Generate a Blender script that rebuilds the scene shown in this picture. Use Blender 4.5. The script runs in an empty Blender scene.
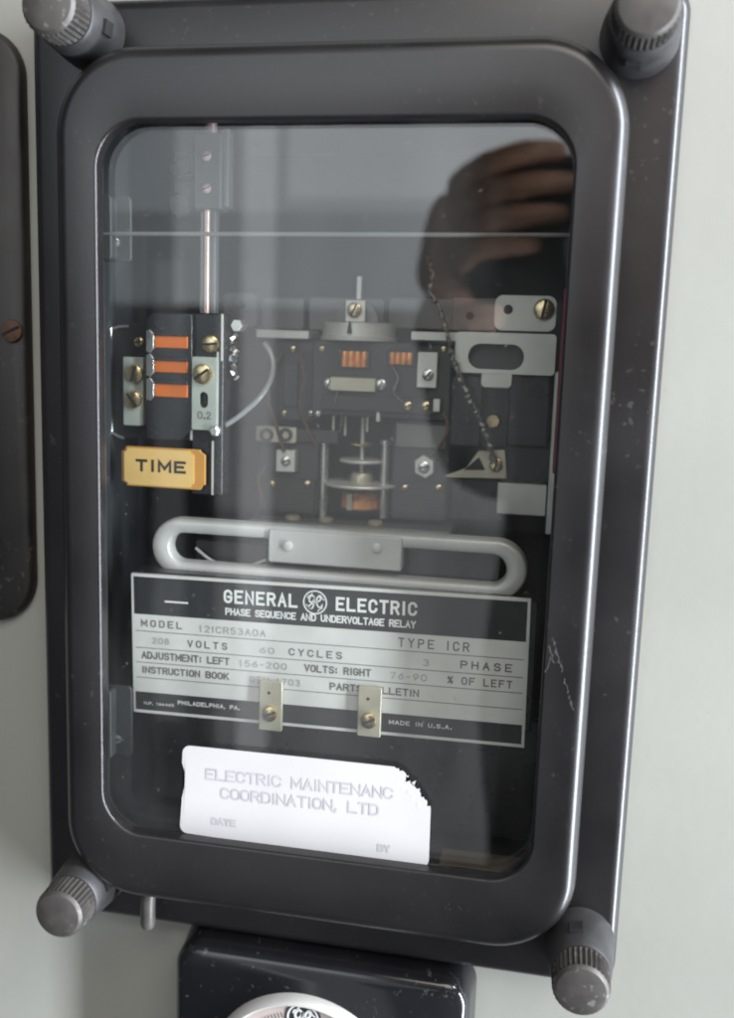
import bpy, bmesh, math, random
from mathutils import Vector, Matrix
random.seed(7)
S = 0.001                       # everything below is written in millimetres
SC = bpy.context.scene
COL = SC.collection

def V(u, v, w):                 # u right, v up, w out of the panel towards the viewer
    return Vector((u*S, -w*S, v*S))

# ------------------------------------------------------------------ camera
CAM = (64.138, 43.994, 262.696)
ROT = (-0.152850719, 0.191314299, 0.0331571548)
FPX, PW, PH = 976.614, 734.0, 1018.0
def rotm():
    rx, ry, rz = ROT
    return Matrix.Rotation(rz, 3, 'Z') @ Matrix.Rotation(ry, 3, 'Y') @ Matrix.Rotation(rx, 3, 'X')
RM = rotm()
cd = bpy.data.cameras.new('camera')
cam = bpy.data.objects.new('camera', cd); COL.objects.link(cam)
cd.sensor_fit = 'VERTICAL'; cd.sensor_height = 36; cd.sensor_width = 36
cd.lens = FPX/PH*36
cd.clip_start = 0.005; cd.clip_end = 60
A = Matrix(((1,0,0),(0,0,-1),(0,1,0)))     # local (u,v,w) -> blender
cam.matrix_world = Matrix.Translation(V(*CAM)) @ (A @ RM).to_4x4()
SC.camera = cam
cd.dof.use_dof = True
cd.dof.focus_distance = 0.285
cd.dof.aperture_fstop = 8.0

# ------------------------------------------------------------------ world, exposure, lamps
wd = bpy.data.worlds.new('World'); SC.world = wd; wd.use_nodes = True
bg = wd.node_tree.nodes['Background']
bg.inputs['Color'].default_value = (0.80, 0.86, 1.0, 1); bg.inputs['Strength'].default_value = 0.11
SC.view_settings.view_transform = 'Standard'; SC.view_settings.look = 'None'
SC.view_settings.exposure = 0.0; SC.view_settings.gamma = 1
try: SC.cycles.filter_width = 2.0
except Exception: pass

def lamp(name, centre, target, sx, sy, radiance, colour, spread=180):
    """area lamp; centre/target in mm, size in mm, radiance in scene units"""
    l = bpy.data.lights.new(name, 'AREA'); l.shape = 'RECTANGLE'
    l.size = sx*S; l.size_y = sy*S
    l.energy = radiance*math.pi*sx*S*sy*S
    l.color = colour; l.spread = math.radians(spread)
    o = bpy.data.objects.new(name, l); COL.objects.link(o)
    c, t = V(*centre), V(*target)
    d = (t-c).normalized()
    o.rotation_euler = d.to_track_quat('-Z', 'Y').to_euler()
    o.location = c
    return o
# tall window to the right of the panel: main light and the long edge highlights
lamp('side_window_light', (980, -60, 330), (0, -60, 0), 95, 1900, 112, (0.86, 0.92, 1.0))
# ceiling light, high and in front
lamp('ceiling_light', (420, 900, 900), (0, 0, 0), 1000, 500, 6.6, (1.0, 0.93, 0.86))
# lamps added in place of the bright room behind, mirrored as the grey veil
lamp('glass_veil_light', (-150, 620, 1506), (-150, 620, 0), 1000, 660, 2.5, (0.90, 0.95, 1.0))
lamp('glass_veil_light', (-900, 620, 1508), (-900, 620, 0), 500, 660, 1.5, (0.84, 0.92, 1.0))
lamp('glass_veil_patch_light', (-195, 400, 1500), (-195, 400, 0), 480, 170, 0.7, (0.98, 0.98, 1.0))
lamp('glass_veil_light', (-150, 205, 1502), (-150, 205, 0), 1000, 168, 1.9, (0.90, 0.95, 1.0))
lamp('glass_veil_light', (-900, 205, 1510), (-900, 205, 0), 500, 168, 0.9, (0.84, 0.92, 1.0))
lamp('glass_veil_light', (-108, -70, 1504), (-108, -70, 0), 916, 380, 0.8, (0.98, 0.98, 1.0))
lamp('glass_veil_light', (-108, -620, 1504), (-108, -620, 0), 916, 720, 0.5, (0.98, 0.98, 1.0))
lamp('pipe_streak_light', (-487, -150, 1498), (-487, -150, 0), 62, 1700, 1.15, (0.93, 0.96, 1.0))  # added strip lamps, mirrored as the pale streaks of two upright pipes
lamp('pipe_streak_light', (-660, -250, 1498), (-660, -250, 0), 60, 900, 0.35, (0.93, 0.96, 1.0))

# ------------------------------------------------------------------ materials
def nodes(m): return m.node_tree.nodes, m.node_tree.links
def mat(name, col, rough=0.5, metal=0.0, var=0.12, scale=60, bump=0.0, bscale=900, coat=0.0, spec=0.5,
        dust=None, dustcol=(0.45,0.43,0.40), dust_amount=0.5):
    m = bpy.data.materials.new(name); m.use_nodes = True
    N, L = nodes(m); b = N['Principled BSDF']
    b.inputs['Metallic'].default_value = metal
    b.inputs['Specular IOR Level'].default_value = spec
    if coat: b.inputs['Coat Weight'].default_value = coat; b.inputs['Coat Roughness'].default_value = 0.26
    tc = N.new('ShaderNodeTexCoord')
    n = N.new('ShaderNodeTexNoise'); n.inputs['Scale'].default_value = scale; n.inputs['Detail'].default_value = 6
    L.new(tc.outputs['Object'], n.inputs['Vector'])
    r = N.new('ShaderNodeMapRange')
    r.inputs['From Min'].default_value = 0.3; r.inputs['From Max'].default_value = 0.7
    r.inputs['To Min'].default_value = 1-var; r.inputs['To Max'].default_value = 1+var
    L.new(n.outputs['Fac'], r.inputs['Value'])
    mx = N.new('ShaderNodeVectorMath'); mx.operation = 'SCALE'; mx.inputs[0].default_value = col
    L.new(r.outputs['Result'], mx.inputs['Scale'])
    last = mx.outputs['Vector']
    if dust is not None:
        fine = N.new('ShaderNodeTexNoise'); fine.inputs['Scale'].default_value = 420; fine.inputs['Detail'].default_value = 3
        L.new(tc.outputs['Object'], fine.inputs['Vector'])
        big = N.new('ShaderNodeTexNoise'); big.inputs['Scale'].default_value = 25; big.inputs['Detail'].default_value = 4
        L.new(tc.outputs['Object'], big.inputs['Vector'])
        r1 = N.new('ShaderNodeMapRange'); r1.inputs['From Min'].default_value = dust; r1.inputs['From Max'].default_value = dust+0.06
        L.new(fine.outputs['Fac'], r1.inputs['Value'])
        r2 = N.new('ShaderNodeMapRange'); r2.inputs['From Min'].default_value = 0.45; r2.inputs['From Max'].default_value = 0.7
        r2.inputs['To Max'].default_value = dust_amount
        L.new(big.outputs['Fac'], r2.inputs['Value'])
        mu = N.new('ShaderNodeMath'); mu.operation = 'MULTIPLY'
        L.new(r1.outputs['Result'], mu.inputs[0]); L.new(r2.outputs['Result'], mu.inputs[1])
        cm = N.new('ShaderNodeMix'); cm.data_type = 'RGBA'
        L.new(mu.outputs[0], cm.inputs['Factor']); L.new(last, cm.inputs['A']); cm.inputs['B'].default_value = (*dustcol, 1)
        last = cm.outputs['Result']
    L.new(last, b.inputs['Base Color'])
    rr = N.new('ShaderNodeMapRange')
    rr.inputs['From Min'].default_value = 0.3; rr.inputs['From Max'].default_value = 0.7
    rr.inputs['To Min'].default_value = max(0.03, rough*0.85); rr.inputs['To Max'].default_value = min(1, rough*1.15)
    L.new(n.outputs['Fac'], rr.inputs['Value']); L.new(rr.outputs['Result'], b.inputs['Roughness'])
    if bump:
        bn = N.new('ShaderNodeTexNoise'); bn.inputs['Scale'].default_value = bscale; bn.inputs['Detail'].default_value = 3
        L.new(tc.outputs['Object'], bn.inputs['Vector'])
        bp = N.new('ShaderNodeBump'); bp.inputs['Strength'].default_value = bump; bp.inputs['Distance'].default_value = 0.0004
        L.new(bn.outputs['Fac'], bp.inputs['Height']); L.new(bp.outputs['Normal'], b.inputs['Normal'])
    return m

M = {}
M['wall'] = mat('grey_green_panel_paint', (0.30, 0.30, 0.266), 0.55, var=0.07, scale=9, bump=0.14, bscale=260, dust=0.66, dust_amount=0.35, dustcol=(0.22,0.21,0.18))
M['paint'] = mat('black_case_paint', (0.0090, 0.0080, 0.0082), 0.38, coat=0.5, spec=0.38, var=0.3, scale=30, bump=0.09, bscale=1100, dust=0.63, dust_amount=0.06)
M['flange'] = mat('black_flange_paint', (0.0090, 0.0080, 0.0082), 0.38, coat=0.5, spec=0.38, var=0.3, scale=30, bump=0.09, bscale=1100, dust=0.63, dust_amount=0.08)
M['oldblack'] = mat('dull_black_paint', (0.016, 0.015, 0.014), 0.5, var=0.35, scale=50, bump=0.12, bscale=900, dust=0.62, dust_amount=0.4, dustcol=(0.16,0.13,0.10))
M['gloss'] = mat('glossy_black_bakelite', (0.012, 0.012, 0.014), 0.14, var=0.2, scale=60, dust=0.64, dust_amount=0.35)
M['knob'] = mat('worn_grey_knob', (0.068, 0.062, 0.057), 0.45, metal=0.2, var=0.18, scale=220, dust=0.6, dust_amount=0.3)
M['boss'] = mat('black_knob_socket', (0.035, 0.034, 0.035), 0.42, var=0.3, scale=120)
M['case'] = mat('black_case_interior', (0.022, 0.024, 0.028), 0.5, var=0.2, scale=40)
M['bakelite'] = mat('black_bakelite', (0.016, 0.017, 0.020), 0.28, var=0.2, scale=80)
M['greyhouse'] = mat('dark_grey_housing', (0.032, 0.034, 0.036), 0.5, var=0.15, scale=70)
M['greyplate'] = mat('mid_grey_plate', (0.15, 0.15, 0.15), 0.45, metal=0.2, var=0.12, scale=70)
M['alu'] = mat('pale_aluminium', (0.60, 0.59, 0.56), 0.42, metal=0.35, var=0.08, scale=90)
M['steel'] = mat('nickel_steel', (0.62, 0.62, 0.60), 0.28, metal=0.9, var=0.12, scale=150)
M['beige'] = mat('beige_plated_tab', (0.46, 0.42, 0.33), 0.35, metal=0.4, var=0.12, scale=150)
M['brass'] = mat('brass_screw', (0.62, 0.50, 0.30), 0.26, metal=0.95, var=0.15, scale=300)
M['strip'] = mat('grey_green_strip', (0.42, 0.45, 0.41), 0.42, metal=0.3, var=0.08, scale=120)
M['handle'] = mat('white_grey_handle', (0.52, 0.51, 0.50), 0.36, var=0.14, scale=45, metal=0.25)
M['orange'] = mat('orange_flag', (0.55, 0.125, 0.012), 0.35, var=0.2, scale=120)
M['coil'] = mat('copper_coil_winding', (0.85, 0.38, 0.14), 0.3, metal=0.4, var=0.25, scale=300)
M['yellow'] = mat('yellow_label', (0.70, 0.46, 0.17), 0.45, var=0.06, scale=90)
M['amber'] = mat('amber_label_end', (0.52, 0.25, 0.06), 0.45, var=0.1, scale=90)
M['ink'] = mat('black_ink', (0.02, 0.02, 0.02), 0.5)
M['npblack'] = mat('nameplate_black', (0.022, 0.022, 0.024), 0.4, var=0.1)
M['npsilver'] = mat('nameplate_silver', (0.66, 0.65, 0.63), 0.4, metal=0.15, var=0.09, scale=80)
M['npwhite'] = mat('nameplate_white_lettering', (0.72, 0.72, 0.70), 0.4, var=0.05)
M['npgrey'] = mat('nameplate_grey_lettering', (0.11, 0.11, 0.11), 0.5)
M['npfaint'] = mat('stamped_faint_lettering', (0.34, 0.335, 0.32), 0.5)
M['sticker'] = mat('white_sticker_paper', (0.575, 0.56, 0.56), 0.6, var=0.015, scale=60, bump=0.05)
M['stickerink'] = mat('faded_grey_print', (0.46, 0.445, 0.46), 0.6, var=0.12, scale=260)
M['stickertorn'] = mat('torn_paper_fibre', (0.62, 0.61, 0.62), 0.8, var=0.3, scale=500)
M['red'] = mat('dark_red_gasket', (0.20, 0.018, 0.035), 0.5)
M['copper'] = mat('pinkish_copper_rod', (0.55, 0.40, 0.37), 0.35, metal=0.55, var=0.1, scale=120)
M['greyrod'] = mat('grey_rod_sleeve', (0.20, 0.205, 0.21), 0.4, metal=0.2)
M['clear'] = mat('clear_wire_sleeve', (0.22, 0.225, 0.23), 0.2, var=0.1)
M['foil'] = mat('crumpled_foil', (0.8, 0.8, 0.8), 0.12, metal=1.0)
M['dial'] = mat('cream_dial_face', (0.46, 0.39, 0.36), 0.5, var=0.1)
M['rust'] = mat('rusty_screw', (0.085, 0.048, 0.030), 0.7, metal=0.2, var=0.4, scale=500)
M['hole'] = mat('dark_recess', (0.008, 0.008, 0.009), 0.8)
M['lam'] = mat('dark_laminated_iron', (0.045, 0.042, 0.040), 0.5, metal=0.3, var=0.3, scale=200)
M['retainer'] = mat('grey_retainer', (0.07, 0.073, 0.08), 0.25, var=0.25, scale=60)
M['wire'] = mat('brown_cloth_wire', (0.10, 0.055, 0.035), 0.7, var=0.3, scale=400)
M['braid'] = mat('tinned_braid', (0.20, 0.19, 0.18), 0.45, metal=0.6, var=0.5, scale=900)
M['ledge'] = mat('brown_felt_ledge', (0.11, 0.085, 0.065), 0.7, var=0.2)
M['scuff'] = mat('pale_scuff', (0.042, 0.042, 0.044), 0.8, var=0.5, scale=900)
M['skin'] = mat('skin', (0.60, 0.33, 0.22), 0.5, var=0.1, scale=40)
M['cloth'] = mat('dark_cloth', (0.020, 0.018, 0.018), 0.85, var=0.2, scale=30)
M['hair'] = mat('dark_hair', (0.02, 0.015, 0.012), 0.6)
M['cambody'] = mat('camera_black', (0.02, 0.02, 0.02), 0.4)

def glass(name, f0, tint):
    m = bpy.data.materials.new(name); m.use_nodes = True
    N, L = nodes(m); N.remove(N['Principled BSDF'])
    t = N.new('ShaderNodeBsdfTransparent'); t.inputs['Color'].default_value = (*tint, 1)
    g = N.new('ShaderNodeBsdfGlossy'); g.inputs['Roughness'].default_value = 0.0
    lw = N.new('ShaderNodeLayerWeight'); lw.inputs['Blend'].default_value = 0.5
    p = N.new('ShaderNodeMath'); p.operation = 'POWER'; p.inputs[1].default_value = 5
    L.new(lw.outputs['Facing'], p.inputs[0])
    q = N.new('ShaderNodeMath'); q.operation = 'MULTIPLY_ADD'; q.inputs[1].default_value = 1-f0; q.inputs[2].default_value = f0
    L.new(p.outputs[0], q.inputs[0])
    x = N.new('ShaderNodeMixShader'); L.new(q.outputs[0], x.inputs[0]); L.new(t.outputs[0], x.inputs[1]); L.new(g.outputs[0], x.inputs[2])
    tc = N.new('ShaderNodeTexCoord')                      # thin film of dust and wipe marks on the pane
    mp = N.new('ShaderNodeMapping'); mp.inputs['Rotation'].default_value = (0, 0.6, 0); mp.inputs['Scale'].default_value = (1, 1, 0.35); L.new(tc.outputs['Object'], mp.inputs['Vector'])
    n1 = N.new('ShaderNodeTexNoise'); n1.inputs['Scale'].default_value = 38; n1.inputs['Detail'].default_value = 7; L.new(mp.outputs['Vector'], n1.inputs['Vector'])
    r1 = N.new('ShaderNodeMapRange'); r1.inputs['From Min'].default_value = 0.42; r1.inputs['From Max'].default_value = 0.75; r1.inputs['To Max'].default_value = 0.03; L.new(n1.outputs['Fac'], r1.inputs['Value'])
    n2 = N.new('ShaderNodeTexNoise'); n2.inputs['Scale'].default_value = 520; n2.inputs['Detail'].default_value = 2; L.new(tc.outputs['Object'], n2.inputs['Vector'])
    r2 = N.new('ShaderNodeMapRange'); r2.inputs['From Min'].default_value = 0.715; r2.inputs['From Max'].default_value = 0.78; r2.inputs['To Max'].default_value = 0.10; L.new(n2.outputs['Fac'], r2.inputs['Value'])
    ad = N.new('ShaderNodeMath'); ad.operation = 'ADD'; L.new(r1.outputs['Result'], ad.inputs[0]); L.new(r2.outputs['Result'], ad.inputs[1])
    df_ = N.new('ShaderNodeBsdfDiffuse'); df_.inputs['Color'].default_value = (0.45, 0.45, 0.44, 1)
    y = N.new('ShaderNodeMixShader'); L.new(ad.outputs[0], y.inputs[0]); L.new(x.outputs[0], y.inputs[1]); L.new(df_.outputs[0], y.inputs[2])
    L.new(y.outputs[0], N['Material Output'].inputs['Surface'])
    return m
M['glass'] = glass('window_glass', 0.052, (0.97, 0.985, 0.975))

# ------------------------------------------------------------------ mesh helpers (mm)
def obj(name, bm, m, parent=None, label=None, sharp=35, bevel=0.0):
    bmesh.ops.recalc_face_normals(bm, faces=bm.faces[:])
    me = bpy.data.meshes.new(name); bm.to_mesh(me); bm.free()
    for k in (m if isinstance(m, (list, tuple)) else [m]): me.materials.append(M[k])
    for p in me.polygons: p.use_smooth = True
    me.set_sharp_from_angle(angle=math.radians(sharp))
    o = bpy.data.objects.new(name, me); COL.objects.link(o)
    if parent: o.parent = parent
    if label: o['label'] = label
    if bevel:
        b = o.modifiers.new('bevel', 'BEVEL'); b.width = bevel*S; b.segments = 2; b.limit_method = 'ANGLE'; b.angle_limit = math.radians(40)
    return o
def thing(name, label, cat, group=None):
    o = bpy.data.objects.new(name, None); o.empty_display_size = 0.01; COL.objects.link(o)
    o['label'] = label; o['category'] = cat
    if group: o['group'] = group
    return o
def tag(o, label, cat, group=None):
    o['label'] = label; o['category'] = cat
    if group: o['group'] = group
    return o
def NB(): return bmesh.new()
def box(bm, u0, u1, v0, v1, w0, w1, mi=0):
    vs = [bm.verts.new(V(u, v, w)) for w in (w0, w1) for v in (v0, v1) for u in (u0, u1)]
    for f in ((0,1,3,2),(4,6,7,5),(0,4,5,1),(2,3,7,6),(0,2,6,4),(1,5,7,3)):
        bm.faces.new([vs[i] for i in f]).material_index = mi
def loft(bm, loops, close=False, cap=True, mi=0):
    rows = [[bm.verts.new(p) for p in l] for l in loops]
    n = len(rows[0])
    pairs = list(zip(rows, rows[1:])) + ([(rows[-1], rows[0])] if close else [])
    for a, b in pairs:
        for i in range(n):
            bm.faces.new((a[i], a[(i+1)%n], b[(i+1)%n], b[i])).material_index = mi
    if cap and not close:
        bm.faces.new(rows[0][::-1]).material_index = mi; bm.faces.new(rows[-1]).material_index = mi
def rr2(u0, u1, v0, v1, r, seg=10):
    pts = []
    r = min(r, (u1-u0)/2-1e-4, (v1-v0)/2-1e-4)
    for cu, cv, a0 in ((u1-r, v1-r, 0), (u0+r, v1-r, 90), (u0+r, v0+r, 180), (u1-r, v0+r, 270)):
        for k in range(seg+1):
            a = math.radians(a0+90*k/seg); pts.append((cu+r*math.cos(a), cv+r*math.sin(a)))
    return pts
def rrect(u0, u1, v0, v1, r, w, seg=10): return [V(p[0], p[1], w) for p in rr2(u0, u1, v0, v1, r, seg)]
def slab(bm, pts, w0, w1, mi=0): loft(bm, [[V(p[0], p[1], w) for p in pts] for w in (w0, w1)], mi=mi)
def slab_hole(bm, outer, inner, w0, w1):     # outer and inner: same count of points
    loft(bm, [[V(*p, w0) for p in outer], [V(*p, w1) for p in outer], [V(*p, w1) for p in inner], [V(*p, w0) for p in inner]], close=True)
def circ(cu, cv, r, n=28, sq=1.0): return [(cu+r*math.cos(2*math.pi*k/n), cv+sq*r*math.sin(2*math.pi*k/n)) for k in range(n)]
def turn_w(bm, cu, cv, prof, n=40, mi=0):     # prof: (radius, w), axis along w
    loft(bm, [[V(cu+r*math.cos(2*math.pi*k/n), cv+r*math.sin(2*math.pi*k/n), w) for k in range(n)] for r, w in prof], mi=mi)
def turn_v(bm, cu, cw, prof, n=48, mi=0):     # prof: (radius, v), axis vertical
    loft(bm, [[V(cu+r*math.cos(2*math.pi*k/n), v, cw+r*math.sin(2*math.pi*k/n)) for k in range(n)] for r, v in prof], mi=mi)
def tube(bm, pts, r, n=10, mi=0):
    pts = [Vector(p) for p in pts]; loops = []
    ref = Vector((0.3, 0.2, 1)).normalized()
    for i, p in enumerate(pts):
        t = (pts[min(i+1, len(pts)-1)] - pts[max(i-1, 0)]).normalized()
        a = t.cross(ref)
        if a.length < 1e-3: a = t.cross(Vector((1,0,0)))
        a.normalize(); b = t.cross(a)
        rad = r[i] if isinstance(r, (list, tuple)) else r
        loops.append([V(*(p + rad*(math.cos(2*math.pi*k/n)*a + math.sin(2*math.pi*k/n)*b))) for k in range(n)])
    loft(bm, loops, mi=mi)
def spline(pts, n=8):
    P = [Vector(p) for p in pts]; out = []
    for i in range(len(P)-1):
        p0, p1, p2, p3 = P[max(i-1,0)], P[i], P[i+1], P[min(i+2,len(P)-1)]
        for k in range(n):
            t = k/n
            out.append(0.5*((2*p1)+(p2-p0)*t+(2*p0-5*p1+4*p2-p3)*t*t+(3*p1-p0-3*p2+p3)*t**3))
    out.append(P[-1]); return out
def ribbon(bm, pts, width, w0, w1, mi=0):      # flat stroke in the u-v plane
    L_, R_ = [], []
    for i, p in enumerate(pts):
        a, b = pts[max(i-1,0)], pts[min(i+1,len(pts)-1)]
        dx, dy = b[0]-a[0], b[1]-a[1]; l = math.hypot(dx, dy) or 1
        nx, ny = -dy/l*width/2, dx/l*width/2
        L_.append((p[0]+nx, p[1]+ny)); R_.append((p[0]-nx, p[1]-ny))
    for i in range(len(pts)-1):
        slab(bm, [L_[i], R_[i], R_[i+1], L_[i+1]], w0, w1, mi)
def _arc(cx, cy, rx, ry, a0, a1, n=9): return [(cx+rx*math.cos(math.radians(a0+(a1-a0)*k/n)), cy+ry*math.sin(math.radians(a0+(a1-a0)*k/n))) for k in range(n+1)]
_O = [(0,.3)]+_arc(.5,.7,.5,.3,180,0)+_arc(.5,.3,.5,.3,0,-180)
GLYPH = {                                     # single-stroke block capitals in a unit box
 'A':[[(0,0),(.5,1),(1,0)],[(.2,.36),(.8,.36)]], 'B':[[(0,0),(0,1)],[(0,1),(.6,1)]+_arc(.6,.76,.36,.24,90,-90)+[(0,.52)],[(.6,.52)]+_arc(.62,.26,.38,.26,90,-90)+[(0,0)]],
 'C':[_arc(.5,.7,.5,.3,10,180)+_arc(.5,.3,.5,.3,180,350)], 'D':[[(0,0),(0,1),(.5,1)]+_arc(.5,.7,.5,.3,90,0)+_arc(.5,.3,.5,.3,0,-90)+[(0,0)]],
 'E':[[(1,1),(0,1),(0,0),(1,0)],[(0,.52),(.8,.52)]], 'F':[[(1,1),(0,1),(0,0)],[(0,.52),(.8,.52)]],
 'G':[_arc(.5,.7,.5,.3,10,180)+_arc(.5,.3,.5,.3,180,360)+[(1,.46),(.55,.46)]], 'H':[[(0,0),(0,1)],[(1,0),(1,1)],[(0,.52),(1,.52)]],
 'I':[[(.5,0),(.5,1)]], 'K':[[(0,0),(0,1)],[(1,1),(0,.4)],[(.32,.6),(1,0)]], 'L':[[(0,1),(0,0),(1,0)]], 'M':[[(0,0),(0,1),(.5,.25),(1,1),(1,0)]],
 'N':[[(0,0),(0,1),(1,0),(1,1)]], 'O':[_O], 'P':[[(0,0),(0,1),(.6,1)]+_arc(.62,.74,.38,.26,90,-90)+[(0,.48)]],
 'Q':[_O,[(.6,.25),(1,-.05)]], 'R':[[(0,0),(0,1),(.6,1)]+_arc(.62,.75,.38,.25,90,-90)+[(0,.5)],[(.55,.5),(1,0)]],
 'S':[_arc(.5,.76,.48,.24,20,250,10)+_arc(.5,.26,.5,.26,80,-160,10)], 'T':[[(0,1),(1,1)],[(.5,1),(.5,0)]],
 'U':[[(0,1)]+_arc(.5,.3,.5,.3,180,360)+[(1,1)]], 'V':[[(0,1),(.5,0),(1,1)]], 'Y':[[(0,1),(.5,.48),(1,1)],[(.5,.48),(.5,0)]],
 '0':[_O], '1':[[(.25,.8),(.55,1),(.55,0)]], '2':[_arc(.5,.72,.46,.28,170,-20,9)+[(0,0),(1,0)]], '3':[_arc(.45,.76,.45,.24,150,-90,9),_arc(.45,.26,.5,.26,90,-150,9)],
 '4':[[(.75,0),(.75,1),(0,.3),(1,.3)]], '5':[[(.9,1),(.15,1),(.08,.56)]+_arc(.48,.32,.48,.32,120,-150,9)], '6':[[(.8,1),(.15,.5)]+_arc(.5,.3,.48,.3,150,510,14)],
 '7':[[(0,1),(1,1),(.35,0)]], '8':[_arc(.5,.75,.42,.25,0,360,14),_arc(.5,.26,.5,.26,0,360,14)], 'J':[[(.85,1)]+_arc(.43,.3,.42,.3,0,-180)],
 '9':[[(.2,0),(.85,.5)]+_arc(.5,.7,.48,.3,-30,330,14)], '-':[[(.1,.45),(.9,.45)]], '.':[[(.4,0),(.6,0),(.6,.12),(.4,.12),(.4,0)]],
 ',':[[(.5,.12),(.35,-.15)]], ':':[[(.5,.1),(.5,.24)],[(.5,.62),(.5,.76)]], '%':[[(0,0),(1,1)],_arc(.22,.8,.2,.18,0,360,10),_arc(.78,.2,.2,.18,0,360,10)] }
NARROW = {'I':.3, '.':.3, ',':.3, ':':.35, '1':.7, '-':.8, ' ':.75, 'M':1.2}
def text(bm, body, u, v, w, height, width=None, bold=0.0, spacing=1.0, rot=0.0, mi=0):
    """block lettering added to bm; height = cap height in mm, fitted to width mm; bold = stroke width in mm"""
    sw = bold; gap = 0.38*spacing
    adv = [NARROW.get(ch, 1.0) for ch in body]
    tot = sum(adv)+gap*(len(body)-1)
    k = (width-sw)/tot; hh = height-sw
    ca, sa = math.cos(rot), math.sin(rot); x = 0.0; n_ = 0
    for ch, a_ in zip(body, adv):
        for st_ in GLYPH.get(ch, []):
            off = 0 if a_ >= 0.7 else -(1-a_)/2
            pts = [((x+off+p[0]*(a_ if a_ >= 0.7 else 1))*k+sw/2, p[1]*hh+sw/2) for p in st_]
            L_, R_ = [], []
            for i_, p in enumerate(pts):                     # mitred stroke
                a0, b0 = pts[max(i_-1,0)], pts[min(i_+1,len(pts)-1)]
                d1 = Vector((p[0]-a0[0], p[1]-a0[1])); d2 = Vector((b0[0]-p[0], b0[1]-p[1]))
                if d1.length < 1e-6: d1 = d2
                if d2.length < 1e-6: d2 = d1
                d1.normalize(); d2.normalize()
                n1 = Vector((-d1.y, d1.x)); n2 = Vector((-d2.y, d2.x)); m = n1+n2
                m = n1 if m.length < 0.3 else m.normalized()
                m = m*(sw/2/max(0.45, m.dot(n1)))
                ext = Vector((0, 0))
                if i_ == 0: ext = -d2*sw/2
                if i_ == len(pts)-1: ext = d1*sw/2
                for arr, sg in ((L_, 1), (R_, -1)):
                    X, Y = p[0]+sg*m.x+ext.x, p[1]+sg*m.y+ext.y
                    arr.append(bm.verts.new(V(u+X*ca-Y*sa, v+X*sa+Y*ca, w+0.004*(n_ % 5)+0.0006*i_)))
            for i_ in range(len(pts)-1): bm.faces.new((L_[i_], R_[i_], R_[i_+1], L_[i_+1])).material_index = mi
            n_ += 1
        x += a_+gap
def flat(name, bm, m, parent):                  # lettering: flat faces turned to the front
    me = bpy.data.meshes.new(name); bm.to_mesh(me); bm.free()
    for k in (m if isinstance(m, (list, tuple)) else [m]): me.materials.append(M[k])
    o = bpy.data.objects.new(name, me); COL.objects.link(o); o.parent = parent
    return o
def at(x, y, w):                                # point seen at (x, y) of the photograph, at depth w of the real device
    d = RM @ Vector(((x-PW/2)/FPX, -(y-PH/2)/FPX, -1.0))
    t = (w-CAM[2])/d.z
    return (CAM[0]+t*d.x, CAM[1]+t*d.y)
def R(x0, y0, x1, y1, w):                       # square-on rectangle measured there: u0, u1, v0, v1
    a, b, c, d = at(x0,y0,w), at(x1,y0,w), at(x1,y1,w), at(x0,y1,w)
    return (a[0]+d[0])/2, (b[0]+c[0])/2, (c[1]+d[1])/2, (a[1]+b[1])/2

def screw(parent, cu, cv, w, r, m='brass', ang=40, h=None, name='screw'):
    h = h or r*0.55
    bm = NB()
    turn_w(bm, cu, cv, [(r*0.98, w), (r, w+h*0.35), (r*0.93, w+h*0.72), (r*0.7, w+h*0.95)], n=28)
    o = obj(name, bm, m, parent)
    s = NB(); a = math.radians(ang); ca, sa = math.cos(a), math.sin(a)
    L_, W_ = r*0.86, r*0.13
    slab(s, [(cu+x*ca-y*sa, cv+x*sa+y*ca) for x, y in ((-L_,-W_),(L_,-W_),(L_,W_),(-L_,W_))], w+h*0.5, w+h*0.99)
    obj('screw_slot', s, 'hole', o)
    return o
def plate(name, rect, w0, w1, m, parent, r=0.4, bevel=0.25, **k):
    bm = NB(); slab(bm, rr2(*rect, r, 5), w0, w1); return obj(name, bm, m, parent, bevel=bevel, **k)

# ------------------------------------------------------------------ the panel (setting)
WALL = -24
bm = NB()
n_out = rr2(-900, 900, -900, 900, 1, 10); n_in = rr2(-80, 80, -125, 122, 2, 10)
slab_hole(bm, n_out, n_in, WALL-3, WALL)
o = obj('wall', bm, 'wall'); o['kind'] = 'structure'

# ------------------------------------------------------------------ the relay
relay = thing('relay', 'glass fronted black relay with silver nameplate and four corner thumb nuts', 'relay')
# flange
bm = NB()
fl = lambda i, w: rrect(-92.2+i, 92.2-i, -143+i, 141-i, 8-i*0.5, w)
loops = [rrect(-77, 77, -121, 119, 10, -24), rrect(-77, 77, -121, 119, 10, -14), fl(3.5, -14), fl(2.2, -14.25), fl(1.1, -14.9), fl(0.35, -16.0), fl(0, -17.4), fl(0, -23.95)]
loft(bm, loops, close=True)
obj('flange', bm, 'flange', relay, sharp=50)
# case interior: an open box reaching behind the panel
bm = NB()
ci = lambda g, w: rrect(-77+g, 77-g, -119+g, 117-g, 6, w)
loft(bm, [ci(0, -14.5), ci(0, -112), ci(1.5, -110), ci(1.5, -14.5)], close=False, cap=False)
f0 = [bm.verts.new(p) for p in ci(0, -112.2)]; bm.faces.new(f0)
f1 = [bm.verts.new(p) for p in ci(1.4, -109.8)]; bm.faces.new(f1)
obj('case_shell', bm, 'case', relay)
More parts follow.
